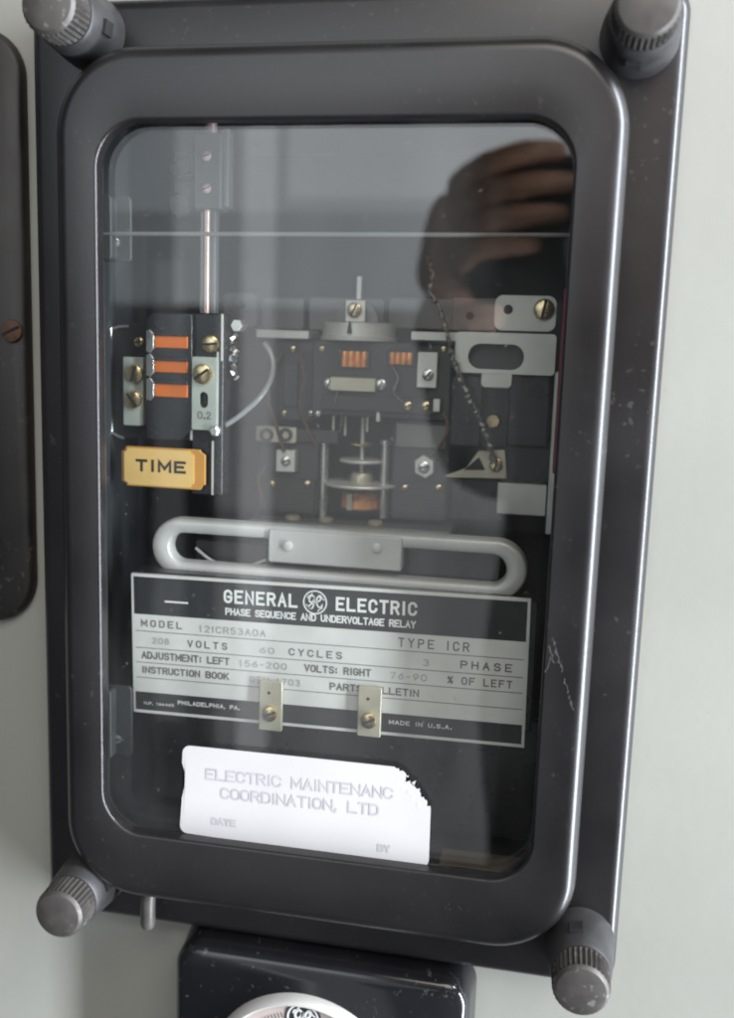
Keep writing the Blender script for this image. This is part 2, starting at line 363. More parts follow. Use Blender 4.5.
# cover frame
bm = NB()
inn = lambda g, w: rrect(-65-g, 65+g, -104.4-g, 104.4+g, 12.5+g, w, 14)
out = lambda g, w: rrect(-78.3+g, 78.3-g, -126.6+g, 124.6-g, 24-g, w, 14)
loops = [inn(0, -4.2), inn(0, -1.0), inn(0.12, -0.5), inn(0.45, -0.13), inn(1.0, 0)]
for k in range(10):
    a = math.radians(10*k); loops.append(out(4.4*(1-math.sin(a)), -4.4*(1-math.cos(a))))
loops += [out(-0.5, -13.9), out(2.5, -13.9), out(4, -4.2)]
loft(bm, loops, close=True)
obj('cover_frame', bm, 'paint', relay, sharp=50)
# glass
bm = NB(); loft(bm, [rrect(-71, 71, -110.5, 110.5, 12, w) for w in (-6.4, -4.4)])
obj('window_glass', bm, 'glass', relay)
GW = -4.4
bm = NB(); loft(bm, [rrect(-73, 73, -112.5, 112.5, 14, -6.5), rrect(-67.6, 67.6, -107, 107, 12, -6.5), rrect(-67.2, 67.2, -106.6, 106.6, 12, -7.2), rrect(-67.6, 67.6, -107, 107, 12, -10), rrect(-73, 73, -112.5, 112.5, 14, -10)], close=True)
obj('glass_retainer', bm, 'retainer', relay)
# retaining clips of the glass and inner edge of the cover
def clip(y0, y1):
    u0, u1, v0, v1 = R(107, y0, 141, y1, -14)
    bm = NB(); slab(bm, rr2(u0-4, u1-3, v0, v1, 1.5, 5), -15, -13.8); slab(bm, rr2(u0-4, u0+3.5, v0+0.4, v1-0.4, 1.2, 5), -13.8, -9.5)
    c = obj('glass_clip', bm, 'greyhouse', relay, bevel=0.3)
    screw(c, u1-8, v0+5.5, -13.8, 1.5, 'steel', 20)
clip(196, 262); clip(686, 756)
u0, u1, v0, v1 = R(440, 858, 528, 868, -16)
plate('cover_ledge', (u0, u1, v0, v0+1.8), -22, -12, 'ledge', relay)
# fine horizontal rod behind the glass
a, b = at(130, 234, -10), at(569, 235, -10)
bm = NB(); tube(bm, [(a[0]-12, a[1], -10), (b[0]+6, b[1], -10)], 0.62, 8)
obj('cover_rod', bm, 'greyplate', relay)
# red gasket strip at the right of the opening
bm = NB(); box(bm, 64.4, 66.5, 12, 63, -26, -15); obj('gasket', bm, 'red', relay, bevel=0.4)

# thumb nuts
def thumb_nut(cu, cv, tilt):
    bm = NB()
    turn_w(bm, cu, cv, [(10.2, -14.2), (10.0, -10), (9.3, -3), (8.8, 1.5), (8.2, 2.4), (6.2, 2.6)], n=48)
    root = obj('thumb_nut', bm, 'boss', relay)
    bm = NB(); n = 72
    def ring(r, d, w): return [V(cu+(r-(d if k%2 else 0))*math.cos(2*math.pi*k/(2*n)), cv+(r-(d if k%2 else 0))*math.sin(2*math.pi*k/(2*n)), w) for k in range(2*n)]
    n = 34
    loft(bm, [ring(7.6, 0, 2.3), ring(8.1, 0.1, 2.9), ring(8.3, 0.8, 3.6), ring(8.0, 0.8, 9.8), ring(7.7, 0.1, 10.5), ring(7.4, 0, 10.9), ring(6.8, 0, 11.5), ring(4.5, 0, 12.1), ring(1.5, 0, 12.3)])
    obj('knurled_cap', bm, 'knob', root, sharp=25)
    bm = NB(); a = math.radians(tilt)
    for s in (0, 1):
        ang = a + s*math.pi
        c = (cu+9.4*math.cos(ang), cv+9.4*math.sin(ang))
        tx, ty = -math.sin(ang), math.cos(ang)
        nx, ny = math.cos(ang), math.sin(ang)
        slab(bm, [(c[0]+i*1.9*tx+j*0.7*nx, c[1]+i*1.9*ty+j*0.7*ny) for i, j in ((-1,-1),(1,-1),(1,1),(-1,1))], -6.5, -2.2)
    obj('socket_slot', bm, 'hole', root)
thumb_nut(-74.5, -127.8, 20); thumb_nut(81.0, -127.2, 100); thumb_nut(-72.6, 131.3, -10); thumb_nut(79.6, 126.6, 80)
# peg under the flange
a, b = at(148, 896, -6), at(148, 929, -6)
bm = NB(); tube(bm, [(a[0], a[1]+2, -7), (a[0], a[1]-3, -6), (b[0], b[1]+2.5, -6), (b[0], b[1]+0.8, -6), (b[0], b[1], -6)], [2.2, 2.3, 2.4, 1.9, 0.8], 16)
obj('release_peg', bm, 'knob', relay)

# ---------------------------------------------------------------- target block (left)
W1 = -28
def RB(x0, y0, x1, y1, w=W1): return R(x0, y0, x1, y1, w)
tb = bpy.data.objects.new('target_unit', None); COL.objects.link(tb); tb.parent = relay
pl = RB(110, 324, 224, 440, W1-4); plate('backing_plate', pl, W1-9, W1-4, 'bakelite', tb, r=3)
u0, u1, v0, v1 = RB(109, 324, 130, 440, W1-3)
bm = NB(); tube(bm, spline([(u0+7, v1-0.6, W1-3), (u0+2.2, v1-1.2, W1-3), (u0+0.6, v1-4, W1-3), (u0+0.6, v0+5, W1-3), (u0+1.6, v0+2, W1-3), (u0+5, v0+0.6, W1-3)], 6), 0.5, 10)
obj('wire_bail', bm, 'steel', tb)
# stepped block carrying the three flags
u0, u1, v0, v1 = RB(146, 313, 192, 440, W1)
bm = NB(); slab(bm, [(u0,v1-2),(u0+2,v1),(u1,v1),(u1,v0+4),(u1-4,v0),(u0,v0)], W1-7, W1)
obj('flag_block', bm, 'bakelite', tb, bevel=0.5)
for (x0,y0,x1,y1) in ((155,336,187.5,348),(155,361,187.5,372.5),(155,384,187.5,397)):
    q = RB(x0,y0,x1,y1,W1+0.4)
    plate('orange_flag', q, W1-1, W1+0.5, 'orange', tb, r=0.3, bevel=0.15)
    u0_,u1_,v0_,v1_ = q
    bm = NB(); box(bm, u0_+0.2, u1_+0.2, v1_+0.05, v1_+1.1, W1-0.4, W1+1.2); obj('flag_lip', bm, 'bakelite', tb, bevel=0.2)
u0, u1, v0, v1 = RB(146.5, 329, 154, 401, W1+0.6)
d = v1-v0
bm = NB()
prof = []
for k in range(3):
    t0 = v1-d*k/3; t1 = v1-d*(k+1)/3
    prof.append([(u0,t0-0.6),(u0+1.2,t0-0.1),(u1,t0-1.6),(u1,t1+1.6),(u0+1.2,t1+0.1),(u0,t1+0.6)])
for p in prof: slab(bm, p, W1, W1+0.8)
obj('contact_comb', bm, 'steel', tb, bevel=0.15)
q = RB(123,357,143,425.5, W1-1); plate('terminal_strip', q, W1-4, W1-1, 'strip', tb, r=0.5)
for (x,y,r,an) in ((134,374,2.9,70),(132.5,400,2.9,-50)):
    c = at(x,y,W1); screw(tb, *c, W1-1, r, 'brass', an)
c = at(138,342,W1-3); screw(tb, *c, W1-4, 1.6, 'brass', 10)
# right-hand column with the tap strip
q = RB(191.5,313,223,495, W1-2); plate('column', q, W1-9, W1-2, 'bakelite', tb, r=0.6, bevel=0.5)
for (x, y0, y1) in ((191.5, 314, 440), (222, 314, 361), (217.5, 352, 427), (212.5, 441, 495)):
    u0,u1,v0,v1 = RB(x-0.8,y0,x+0.8,y1,W1-1.7)
    bm = NB(); box(bm, u0,u1,v0,v1, W1-2.2, W1-1.6); obj('edge_trim', bm, 'alu', tb)
u0,u1,v0,v1 = RB(192,357,216,430, W1)
cx, cy = at(203.5,400,W1)
bm = NB(); slab_hole(bm, rr2(u0,u1,v0,v1,0.6,6), [(cx+1.5*math.cos(math.radians(a_)), cy+2.6*math.sin(math.radians(a_))) for a_ in [45+0] ] and [ (cx+p[0], cy+p[1]) for p in rr2(-1.5,1.5,-2.5,2.5,1.45,6)], W1-2, W1)
tap = obj('tap_strip', bm, 'strip', tb)
bm = NB(); text(bm, '0.2', u0+1.9, at(203,419,W1)[1], W1+0.06, 2.3, 4.4, bold=0.32, spacing=1.2); flat('tap_number', bm, 'npgrey', tap)
c = at(203,374,W1); screw(tb, *c, W1, 3.2, 'brass', 35)
c = at(209,344,W1); screw(tb, *c, W1-2, 2.8, 'brass', 5)
c = at(232,325,W1); bm = NB(); turn_w(bm, *c, [(2.2,W1-9),(2.2,W1-5),(1.9,W1-4.4)], n=6); obj('hex_nut', bm, 'steel', tb)
c = at(215,431,W1); bm = NB(); turn_w(bm, *c, [(1.8,W1-2),(1.8,W1+0.6),(1.2,W1+1.2)], n=6); obj('hex_nut', bm, 'steel', tb)
# crumpled bare lead
bm = NB()
pts = []
for k in range(26):
    c = at(234+random.uniform(-2.5,2.5), 334+k*1.75, W1-6); pts.append((c[0], c[1], W1-6+random.uniform(-1.2,1.2)))
tube(bm, pts, [random.uniform(0.5,1.5) for _ in pts], 6); obj('soldered_lead', bm, 'foil', tb, sharp=10)
bm = NB(); pts = [(*at(x,y,W1-5), W1-5-k*1.0) for k,(x,y) in enumerate(((216,430),(230,422),(244,411),(257,398),(267,381),(269,365),(265,352),(258,343)))]
tube(bm, spline(pts,6), 0.85, 10); obj('lead_wire', bm, 'clear', tb)
# TIME label
q = RB(121,448,204.5,488, W1+1); u0,u1,v0,v1 = q
ch = 1.6
def cham(u0,u1,v0,v1,c): return [(u0+c,v0),(u1-c,v0),(u1-c*0.4,v0+c),(u1,v0+c),(u1,v1-c),(u1-c,v1-c*0.4),(u1-c,v1),(u0+c,v1),(u0+c*0.4,v1-c),(u0,v1-c),(u0,v0+c),(u0+c,v0+c*0.4)]
bm = NB(); slab(bm, cham(u0,u1,v0,v1,ch), W1-0.5, W1+0.5)
lab = obj('label_plate', bm, 'amber', relay, bevel=0.2)
bm = NB(); slab(bm, cham(u0+1.0,u1-3.6,v0+0.5,v1-0.5,ch*0.8), W1+0.4, W1+0.75); obj('label_face', bm, 'yellow', lab)
bm = NB(); a = at(136,471,W1+0.8); b = at(186,474,W1+0.8); text(bm, 'TIME', a[0], a[1], W1+0.82, 3.9, b[0]-a[0], bold=0.85, spacing=1.5, rot=math.atan2(b[1]-a[1], b[0]-a[0])*0.3); flat('label_lettering', bm, 'ink', lab)

# ---------------------------------------------------------------- reset rod at the top left
W2 = -34
rs = bpy.data.objects.new('reset_rod_unit', None); COL.objects.link(rs); rs.parent = relay
q = R(194,133,221,209,W2); plate('guide_block', q, W2-8, W2, 'greyhouse', rs, r=0.6, bevel=0.5)
q = R(221,128,228,207,W2-3); plate('guide_side', q, W2-9, W2-3, 'greyplate', rs)
for y in (156,188.5): c = at(206.6,y,W2); screw(rs, *c, W2, 1.5, 'copper', 20)
for (y0,y1) in ((152,176),(184,216)):
    u0,u1,v0,v1 = R(170,y0,190,y1,W2-4)
    bm = NB(); slab(bm, [(u0,v0+1.5),(u0+2,v0),(u1,v0+1),(u1,v1),(u0+1.5,v1),(u0+1.5,v1-2.5),(u0+3,v1-3.2),(u0,v1-4)], W2-8, W2-4); obj('guide_clip', bm, 'bakelite', rs, bevel=0.4)
a, b = at(206,209,W2-3), at(206,330,W2-3)
bm = NB(); box(bm, a[0]-2.7, a[0]+2.4, b[1]-4, a[1]+1, W2-9, W2-5.2); obj('rod_sleeve', bm, 'greyrod', rs, bevel=0.3)
bm = NB(); tube(bm, [(a[0]+0.3,b[1]-4,W2-3),(a[0]+0.3,a[1]+1,W2-3)], 1.15, 14); obj('rod', bm, 'copper', rs)
a = at(211,126,W2-3); bm = NB(); tube(bm, [(a[0],a[1]-4,W2-3),(a[0],a[1]+14,W2-3)], 1.9, 14); obj('rod_head', bm, 'copper', rs)

# ---------------------------------------------------------------- movement (centre)
mv = bpy.data.objects.new('movement', None); COL.objects.link(mv); mv.parent = relay
W3 = -52
# rear mounting plate
u0,u1,v0,v1 = R(224,297,470,520,-84)
bm = NB(); slab(bm, rr2(u0-6,u1+30,v0,v1,1,5), -88, -84); obj('rear_plate', bm, 'greyhouse', mv)
for (x0,x1) in ((224,256),):
    u0,u1,v0,v1 = R(x0,293,x1,326,-70); bm = NB(); c = at(241,305,-70)
    slab_hole(bm, rr2(u0,u1,v0,v1,1.5,6), [(c[0]+p[0], c[1]+p[1]) for p in rr2(-1.5,1.5,-1.5,1.5,1.45,6)], -71.5, -70); obj('mounting_lug', bm, 'greyplate', mv)
for (x0,x1,y1) in ((262,304,329),(309,384,331),(389,455,329)):
    q = R(x0,298,x1,y1,-76); plate('top_bar', q, -79, -76, 'greyplate', mv, r=1.2)
q = R(256,330,309,338.5,-60); plate('cross_bar', q, -74, -60, 'alu', mv)
q = R(266,341,312,352,-60); plate('cross_bar', (q[0]+2,q[1],q[2]-1,q[3]), -74, -63, 'greyhouse', mv)
# time dial drum (vertical axis), arch, pointer
c0 = at(351.5,331,W3); DW = W3-13
bm = NB(); turn_v(bm, c0[0], DW, [(11.8,c0[1]-3.3),(13.0,c0[1]-3.0),(13.1,c0[1]-1.8),(12.4,c0[1]-1.6),(12.2,c0[1]+2.6),(11.6,c0[1]+3.0)], n=64)
dial = obj('time_dial', bm, 'alu', mv)
bm = NB(); c = at(349,328,W3+0.6); slab(bm, [(c[0]-0.8,c[1]-1.7),(c[0]+0.8,c[1]-1.7),(c[0]+0.15,c[1]+2.2),(c[0]-0.15,c[1]+2.2)], W3-1.1, W3+0.1); obj('dial_mark', bm, 'ink', dial)
u0,u1,v0,v1 = R(335,299,379,322,W3-4)
bm = NB(); slab(bm, [(u0+(u1-u0)*(0.5+0.5*math.cos(math.pi*k/16)), v0+(v1-v0)*math.sin(math.pi*k/16)) for k in range(17)], W3-7, W3-4); obj('dial_bridge', bm, 'greyplate', mv, bevel=0.3)
u0,u1,v0,v1 = R(346,300,366,322,W3-3); plate('pointer_base', (u0,u1,v0,v1), W3-4, W3-2, 'alu', mv)
a, b = at(359,300,W3-2), at(359,276,W3-2); bm = NB(); box(bm, a[0]-0.9, a[0]+0.9, a[1], b[1], W3-3, W3-1.6); obj('pointer', bm, 'alu', mv, bevel=0.3)
c = at(354.5,310,W3-2); screw(mv, *c, W3-2, 2.5, 'brass', 65)
# upper housing
q = R(312,342,451,418,W3-4)
bm = NB(); slab(bm, rr2(q[0],q[1],q[2],q[3],1,5), W3-30, W3-4.1)
obj('upper_housing', bm, 'greyhouse', mv, bevel=0.5)
q = R(275,352,313,420,W3-8); plate('side_housing', q, W3-28, W3-8, 'greyhouse', mv, r=1)
q = R(283,363,298,407,W3-7); plate('side_panel', q, W3-8.5, W3-7.2, 'bakelite', mv)
for (x0,y0,x1,y1) in ((341,351.5,367,367),(389,352.5,412,364.5)):
    u0,u1,v0,v1 = R(x0,y0,x1,y1,W3-3)
    q = (u0-1,u1+1,v0-0.8,v1+0.8); plate('coil_recess', q, W3-4.6, W3-3.9, 'bakelite', mv)
    bm = NB(); nseg = 4; s = (u1-u0)/nseg
    for k in range(nseg):
        turn_v(bm, u0+s*(k+0.5), W3-4.0, [(s*0.46,v0),(s*0.5,v0+0.3),(s*0.5,v1-0.3),(s*0.46,v1)], n=14)
    obj('coil', bm, 'coil', mv)
q = R(330,377.5,375.5,391.5,W3-2); cb = plate('contact_bar', q, W3-4.1, W3-2, 'beige', mv)
for (x,y) in ((328,384),(380,385)): c = at(x,y,W3-2); screw(mv, *c, W3-4, 1.9, 'steel', 70)
u0,u1,v0,v1 = R(322,397,441,412,W3-2); plate('terminal_bar', (u0,u1,v0,v1), W3-5, W3-2, 'strip', mv) if False else plate('terminal_bar', (u0,u1,v0,v1), W3-5, W3-2, 'greyhouse', mv)
for x,mm in ((408,'brass'),(426,'brass')): c = at(x,406,W3-2); screw(mv, *c, W3-2, 1.5, mm, 30)
q = R(433,399,440,412,W3-1); plate('terminal_clip', q, W3-2, W3-0.8, 'alu', mv)
q = R(417,352,437,388,W3-2); plate('terminal_tab', q, W3-4.1, W3-2, 'alu', mv); c = at(428,375,W3-2); screw(mv, *c, W3-2, 1.9, 'steel', 50)
# spindle and discs
a = at(355.5,392,W3-12); b = at(355.5,484,W3-12)
bm = NB(); turn_v(bm, 0.3, W3-12, [(0.75,b[1]),(0.75,a[1])], n=14); obj('spindle', bm, 'alu', mv)
q = R(376,410,380,422,W3-3); plate('contact_finger', q, W3-4, W3-3, 'alu', mv)
c = at(354,483,W3-12)
bm = NB(); turn_v(bm, 0.3, W3-12, [(12.9,c[1]-0.5),(13.1,c[1]),(12.9,c[1]+0.5),(4,c[1]+0.7)], n=64); obj('induction_disc', bm, 'alu', mv)
bm = NB(); turn_v(bm, 0.3, W3-12, [(3.9,c[1]),(3.9,c[1]+3.0),(3.2,c[1]+4.0)], n=32); obj('disc_hub', bm, 'beige', mv)
c2 = at(354,460,W3-12); bm = NB(); turn_v(bm, 0.3, W3-12, [(7.6,c2[1]-0.5),(7.8,c2[1]),(7.5,c2[1]+0.5)], n=48); obj('upper_disc', bm, 'alu', mv)
t, bo = at(357,494,W3-5), at(357,511,W3-5)
bm = NB(); turn_v(bm, t[0], W3-12, [(6.2,bo[1]),(6.8,bo[1]+0.6),(6.8,(t[1]+bo[1])/2),(6.3,(t[1]+bo[1])/2+0.1),(6.6,t[1]-0.8),(6.0,t[1])], n=36); obj('coil', bm, 'coil', mv)
q = R(346,494,352,511,W3-4); plate('coil_strap', q, W3-6, W3-4.6, 'beige', mv)
# lower pillars and base
for (x0,x1,y0,y1) in ((258,318,441,520),(392,448,420,520)):
    q = R(x0,y0,x1,y1,W3-8); plate('side_pillar', q, W3-34, W3-8, 'greyhouse', mv, r=1.5, bevel=0.5)
q = R(396,424,446,448,W3-7); plate('pillar_panel', q, W3-8.6, W3-7, 'greyplate', mv)
u0,u1,v0,v1 = R(255,519,402,531,W3); bm = NB(); box(bm, u0-2,u1+16, v0, v0+2.4, W3-34, W3); obj('base_plate', bm, 'greyplate', mv, bevel=0.4)
for x in (292,325,375): c = at(x,523,W3-4); bm = NB(); turn_v(bm, c[0], W3-5, [(2.6,v0+2.2),(2.6,v0+3.3),(2.0,v0+3.8)], n=20); obj('base_screw', bm, 'beige', mv)
# link with two rings at left
u0,u1,v0,v1 = R(254,427,295,443,W3-2)
lk = plate('link_bracket', (u0,u1,v0,v1), W3-6, W3-4, 'beige', mv, r=1)
for x in (266,285):
    c = at(x,435,W3-3); bm = NB(); o_ = circ(c[0],c[1],2.3,24); i_ = circ(c[0],c[1],1.3,24); slab_hole(bm, o_, i_, W3-4, W3-3); obj('link_ring', bm, 'greyhouse', lk)
q = R(295,430,338,443,W3-6); plate('link_arm', q, W3-8, W3-6, 'greyhouse', mv)
q = R(276,450,295,472,W3-4); plate('square_tab', q, W3-8, W3-4, 'alu', mv); c = at(286,461,W3-4); screw(mv, *c, W3-4, 1.7, 'steel', 30)
c = at(424,467,W3-4); bm = NB(); slab(bm, [(c[0]+3.7*math.cos(math.radians(a_)), c[1]+3.9*math.sin(math.radians(a_))) for a_ in (35,100,150,215,280,330)], W3-8, W3-4); obj('square_nut', bm, 'alu', mv, bevel=0.3)
screw(mv, *c, W3-4, 2.0, 'steel', 15)

# small fittings: posts, laminations, springs, wiring
def wire_(pts, r, m, parent, w=None, name='lead_wire', n=6):
    bm = NB(); tube(bm, spline([(*at(x, y, W3+dz), W3+dz) for x, y, dz in pts], n), r, 8); return obj(name, bm, m, parent)
for x in (325, 386):
    c = at(x, 440, W3-9); d_ = at(x, 518, W3-9); bm = NB(); turn_v(bm, c[0], W3-9, [(1.5,d_[1]),(1.5,c[1]-1.5),(2.1,c[1]-1.4),(2.1,c[1]),(1.3,c[1]+0.3)], n=18); obj('support_post', bm, 'steel', mv)
for (x0,x1,y0,y1) in ((262,314,478,512),(398,445,482,514)):
    u0,u1,v0,v1 = R(x0,y0,x1,y1,W3-6); bm = NB(); n_ = 9
    for k in range(n_): t0 = v0+(v1-v0)*k/n_; box(bm, u0, u1, t0+0.08, t0+(v1-v0)/n_-0.12, W3-8.5, W3-6.2-(k%2)*0.25)
    box(bm, u0+0.3, u1-0.3, v0, v1, W3-8.6, W3-6.8); obj('lamination_stack', bm, 'lam', mv)
for x, y, r in ((270,485,1.2),(306,485,1.2),(404,489,1.2),(438,489,1.2),(290,349,1.1),(281,414,1.0),(308,414,1.0),(322,349,1.0),(444,349,1.0),(318,414,1.0)):
    c = at(x, y, W3-4); screw(mv, *c, W3-(6.2 if y>440 else 7.8 if x<313 else 4), r, 'brass' if (x+y)%2 else 'steel', (x*7+y*3)%180)
for k, x in enumerate((332, 344, 366)):
    q = R(x, 400, x+2.2, 440-4*k, W3-8); plate('contact_spring', q, W3-9, W3-8.6, 'beige', mv, r=0.1, bevel=0.05)
bm = NB(); c = at(355.5, 446, W3-12); pts = [(0.3+(1.0+3.2*t/40)*math.cos(t*0.8), c[1]+0.02*t, W3-12+(1.0+3.2*t/40)*math.sin(t*0.8)) for t in range(48)]
tube(bm, pts, 0.22, 6); obj('hair_spring', bm, 'brass', mv)
wire_([(283,352,-6),(272,370,-3),(268,398,-3),(276,424,-4),(284,452,-3)], 0.6, 'wire', mv)
wire_([(300,352,-6),(304,380,-2),(300,405,-2),(308,430,-4),(318,447,-5)], 0.55, 'wire', mv)
wire_([(444,412,-3),(448,430,-2),(440,446,-3),(430,456,-3)], 0.55, 'wire', mv)
wire_([(392,366,-3),(398,378,-1),(394,392,-1),(402,402,-2)], 0.45, 'braid', mv)
wire_([(338,392,-2),(336,402,-2),(342,412,-4),(340,432,-7)], 0.4, 'braid', mv)
wire_([(254,516,-2),(262,500,0),(258,480,-1),(266,468,-3)], 0.6, 'wire', mv)
# tinned braid pigtail at the right of the movement
pts = [(428,256),(433,275),(431,292),(441,312),(447,330),(451,352),(460,378),(468,396),(476,412),(483,428),(490,447),(494,463)]
P_ = [(*at(x,y,W3+7-9*k/len(pts)), W3+7-9*k/len(pts)) for k,(x,y) in enumerate(pts)]
P_ = [(p.x+random.uniform(-.4,.4), p.y, p.z+random.uniform(-.4,.4)) for p in spline(P_, 7)]
bm = NB(); tube(bm, P_, [random.choice((0.5,0.7,0.9,1.2)) for _ in P_], 7); obj('braided_pigtail', bm, 'braid', mv, sharp=12)

# ---------------------------------------------------------------- right-hand frame plate and coils
fr = bpy.data.objects.new('side_frame', None); COL.objects.link(fr); fr.parent = relay
q = R(411,332,470,341,W3); plate('top_rail', q, W3-6, W3, 'alu', fr)
u0,u1,v0,v1 = R(455,333,555.5,374,W3); c = at(496,356.5,W3); h = R(468,344,524,369.5,W3)
bm = NB(); slab_hole(bm, rr2(u0,u1,v0,v1,1.2,8), rr2(h[0],h[1],h[2],h[3],3.9,8), W3-2, W3+0.3); obj('frame_plate', bm, 'alu', fr)
q = R(467,343,525,371,W3-4); plate('slot_backing', q, W3-6, W3-4, 'greyhouse', fr)
q = R(481,371,512,388,W3); plate('frame_tab', q, W3-2, W3, 'alu', fr, r=1.5)
q = R(550,372,556.5,535,W3); plate('frame_side', q, W3-6, W3-0.4, 'alu', fr)
u0,u1,v0,v1 = R(494.5,295.5,556,331,W3-3); c = at(508,309.5,W3-3)
bm = NB(); slab_hole(bm, rr2(u0,u1,v0,v1,2.6,8), [(c[0]+p[0],c[1]+p[1]) for p in rr2(-1.5,1.5,-1.5,1.5,1.45,8)], W3-5, W3-3); obj('mounting_lug', bm, 'alu', fr)
c = at(544,309.5,W3-3); screw(fr, *c, W3-3, 3.4, 'brass', 80)
q = R(452,298,496,331,W3-10); plate('rear_lug', q, W3-14, W3-10, 'greyplate', fr)
c = at(470,316,W3-10); bm = NB(); turn_w(bm, *c, [(1.3,W3-10.5),(1.3,W3-9.8)], n=16); obj('lug_hole', bm, 'hole', fr)
for (x0,y0,x1,y1) in ((450,375,482,447),(508,375,549,447)):
    q = R(x0,y0,x1,y1,W3-3); plate('coil_block', q, W3-30, W3-3, 'bakelite', fr, r=1.2, bevel=0.6)
q = R(482,388,508,447,W3-9); plate('coil_core', q, W3-30, W3-9, 'bakelite', fr)
c = at(493,421,W3-8); bm = NB(); turn_w(bm, *c, [(2.6,W3-10),(2.8,W3-7.6),(2.0,W3-6.5)], n=24); obj('brass_stud', bm, 'brass', fr)
# triangular bracket
P_ = [at(444,476,W3-3), at(466,468,W3-3), at(478,451,W3-3), at(505,450,W3-3), at(507,479,W3-3), at(450,478,W3-3)]
bm = NB(); slab(bm, P_, W3-6, W3-3); br = obj('corner_bracket', bm, 'beige', fr, bevel=0.3)
P_ = [at(464,470,W3-3), at(479,457,W3-3), at(485,470,W3-3)]
bm = NB(); slab(bm, P_, W3-3.1, W3-2.8); obj('bracket_opening', bm, 'hole', br)
c = at(496,465,W3-3); screw(fr, *c, W3-3, 2.3, 'brass', 75)
q = R(497,484,546,515,W3-4); plate('lower_plate', q, W3-8, W3-4, 'alu', fr)
q = R(450,480,500,520,W3-14); plate('lower_housing', q, W3-34, W3-14, 'bakelite', fr)
q = R(503,447,549,486,W3-6); plate('coil_shroud', q, W3-30, W3-6, 'bakelite', fr)

# ---------------------------------------------------------------- handle
W4 = -24
hd = bpy.data.objects.new('pull_handle', None); COL.objects.link(hd); hd.parent = relay
hu0, hu1, hv0, hv1 = -59.4, 59.0, -28.4, -9.7
bm = NB()
o2 = lambda g: rr2(hu0+g, hu1-g, hv0+g, hv1-g, (hv1-hv0)/2-g, 16)
lo = [(o2(0), W4-5), (o2(0), W4-2.2), (o2(0.2), W4-1.0), (o2(0.55), W4-0.3), (o2(1.1), W4)]
i3 = lambda g: rr2(hu0+6.2-g, hu1-6.2+g, hv0+4.9-g, hv1-4.6+g, (hv1-hv0)/2-4.8+g, 16)
lo += [(i3(0.8), W4), (i3(0.25), W4-0.5), (i3(0), W4-1.6), (i3(0), W4-5)]
loft(bm, [[V(p[0], p[1], w) for p in pts] for pts, w in lo], close=True)
obj('handle_loop', bm, 'handle', hd, sharp=50)
u0,u1,v0,v1 = R(268,533,402,566,W4+0.6)
bm = NB(); slab(bm, rr2(u0,u1,v0-0.3,v1,0.8,5), W4-5, W4+0.7); gb = obj('grip_block', bm, 'handle', hd, bevel=0.5)
for x,y in ((288,546),(377,548)): c = at(x,y,W4+1); bm = NB(); turn_w(bm, *c, [(1.5,W4+0.9),(1.5,W4+1.35),(1.1,W4+1.5)], n=20); obj('rivet', bm, 'alu', gb)
# dark slider visible in the loop
q = R(196,542,266,570,W4-9); plate('latch_plate', q, W4-12, W4-9, 'bakelite', hd)
q = R(408,548,500,577,W4-9); plate('latch_plate', q, W4-12, W4-9, 'greyhouse', hd)
bm = NB(); tube(bm, spline([(*at(196,548,W4-8),W4-8),(*at(215,562,W4-7),W4-7),(*at(245,566,W4-8),W4-8),(*at(266,560,W4-8),W4-8)],6), 0.5, 8); obj('latch_wire', bm, 'alu', hd)

# ---------------------------------------------------------------- nameplate
W5 = -17
tl, tr, brr, bl = [at(*p, W5) for p in ((130,573),(532,599),(523.5,748),(134.5,712))]
npw = (math.dist(tl,tr)+math.dist(bl,brr))/2; nph = (math.dist(tl,bl)+math.dist(tr,brr))/2
ang = (math.atan2(tr[1]-tl[1], tr[0]-tl[0])+math.atan2(brr[1]-bl[1], brr[0]-bl[0]))/2
ccx, ccy = sum(p[0] for p in (tl,tr,brr,bl))/4, sum(p[1] for p in (tl,tr,brr,bl))/4
CA, SA = math.cos(ang), math.sin(ang)
def NP(x, y):                                 # plate coordinates in mm from its top-left corner, y down
    X, Y = x-npw/2, nph/2-y
    return (ccx+X*CA-Y*SA, ccy+X*SA+Y*CA)
def nprect(bm, x0, x1, y0, y1, w0, w1): slab(bm, [NP(x0,y1), NP(x1,y1), NP(x1,y0), NP(x0,y0)], w0, w1)
bm = NB(); nprect(bm, 0, npw, 0, nph, W5-1.2, W5)
npo = obj('nameplate', bm, 'npsilver', relay, bevel=0.15)
# plate layout, scaled to the measured plate (fractions of the height)
yA, yB, yC = 0.215*nph, 0.86*nph, 0.965*nph
e = 0.95
bm = NB(); nprect(bm, e, npw-e, e, 0.285*nph, W5-0.1, W5+0.06); nprect(bm, e, npw-e, 0.845*nph, nph-e*1.15, W5-0.1, W5+0.06)
obj('black_band', bm, 'npblack', npo)
bm = NB()
for f in (0.405, 0.525, 0.63, 0.74): nprect(bm, e+0.3, npw-e-0.3, f*nph-0.11, f*nph+0.11, W5-0.05, W5+0.05)
obj('ruled_lines', bm, 'npgrey', npo)
kx, ky = npw/100, nph
def T(m_, s_, x0, x1, y, h, bold=0.0, sp=1.0, name='lettering'):     # x in percent of the plate's width, y as a fraction of its height
    bm = NB(); p = NP(x0*kx, y*ky); text(bm, s_, p[0], p[1], W5+0.1, h, (x1-x0)*kx, bold=bold, spacing=sp, rot=ang)
    return flat(name, bm, m_, npo)
T('npwhite', 'GENERAL', 24.6, 43.6, 0.165, 4.3, 0.78, 1.8, 'heading_lettering')
T('npwhite', 'ELECTRIC', 53.2, 73.2, 0.165, 4.3, 0.78, 1.8, 'heading_lettering')
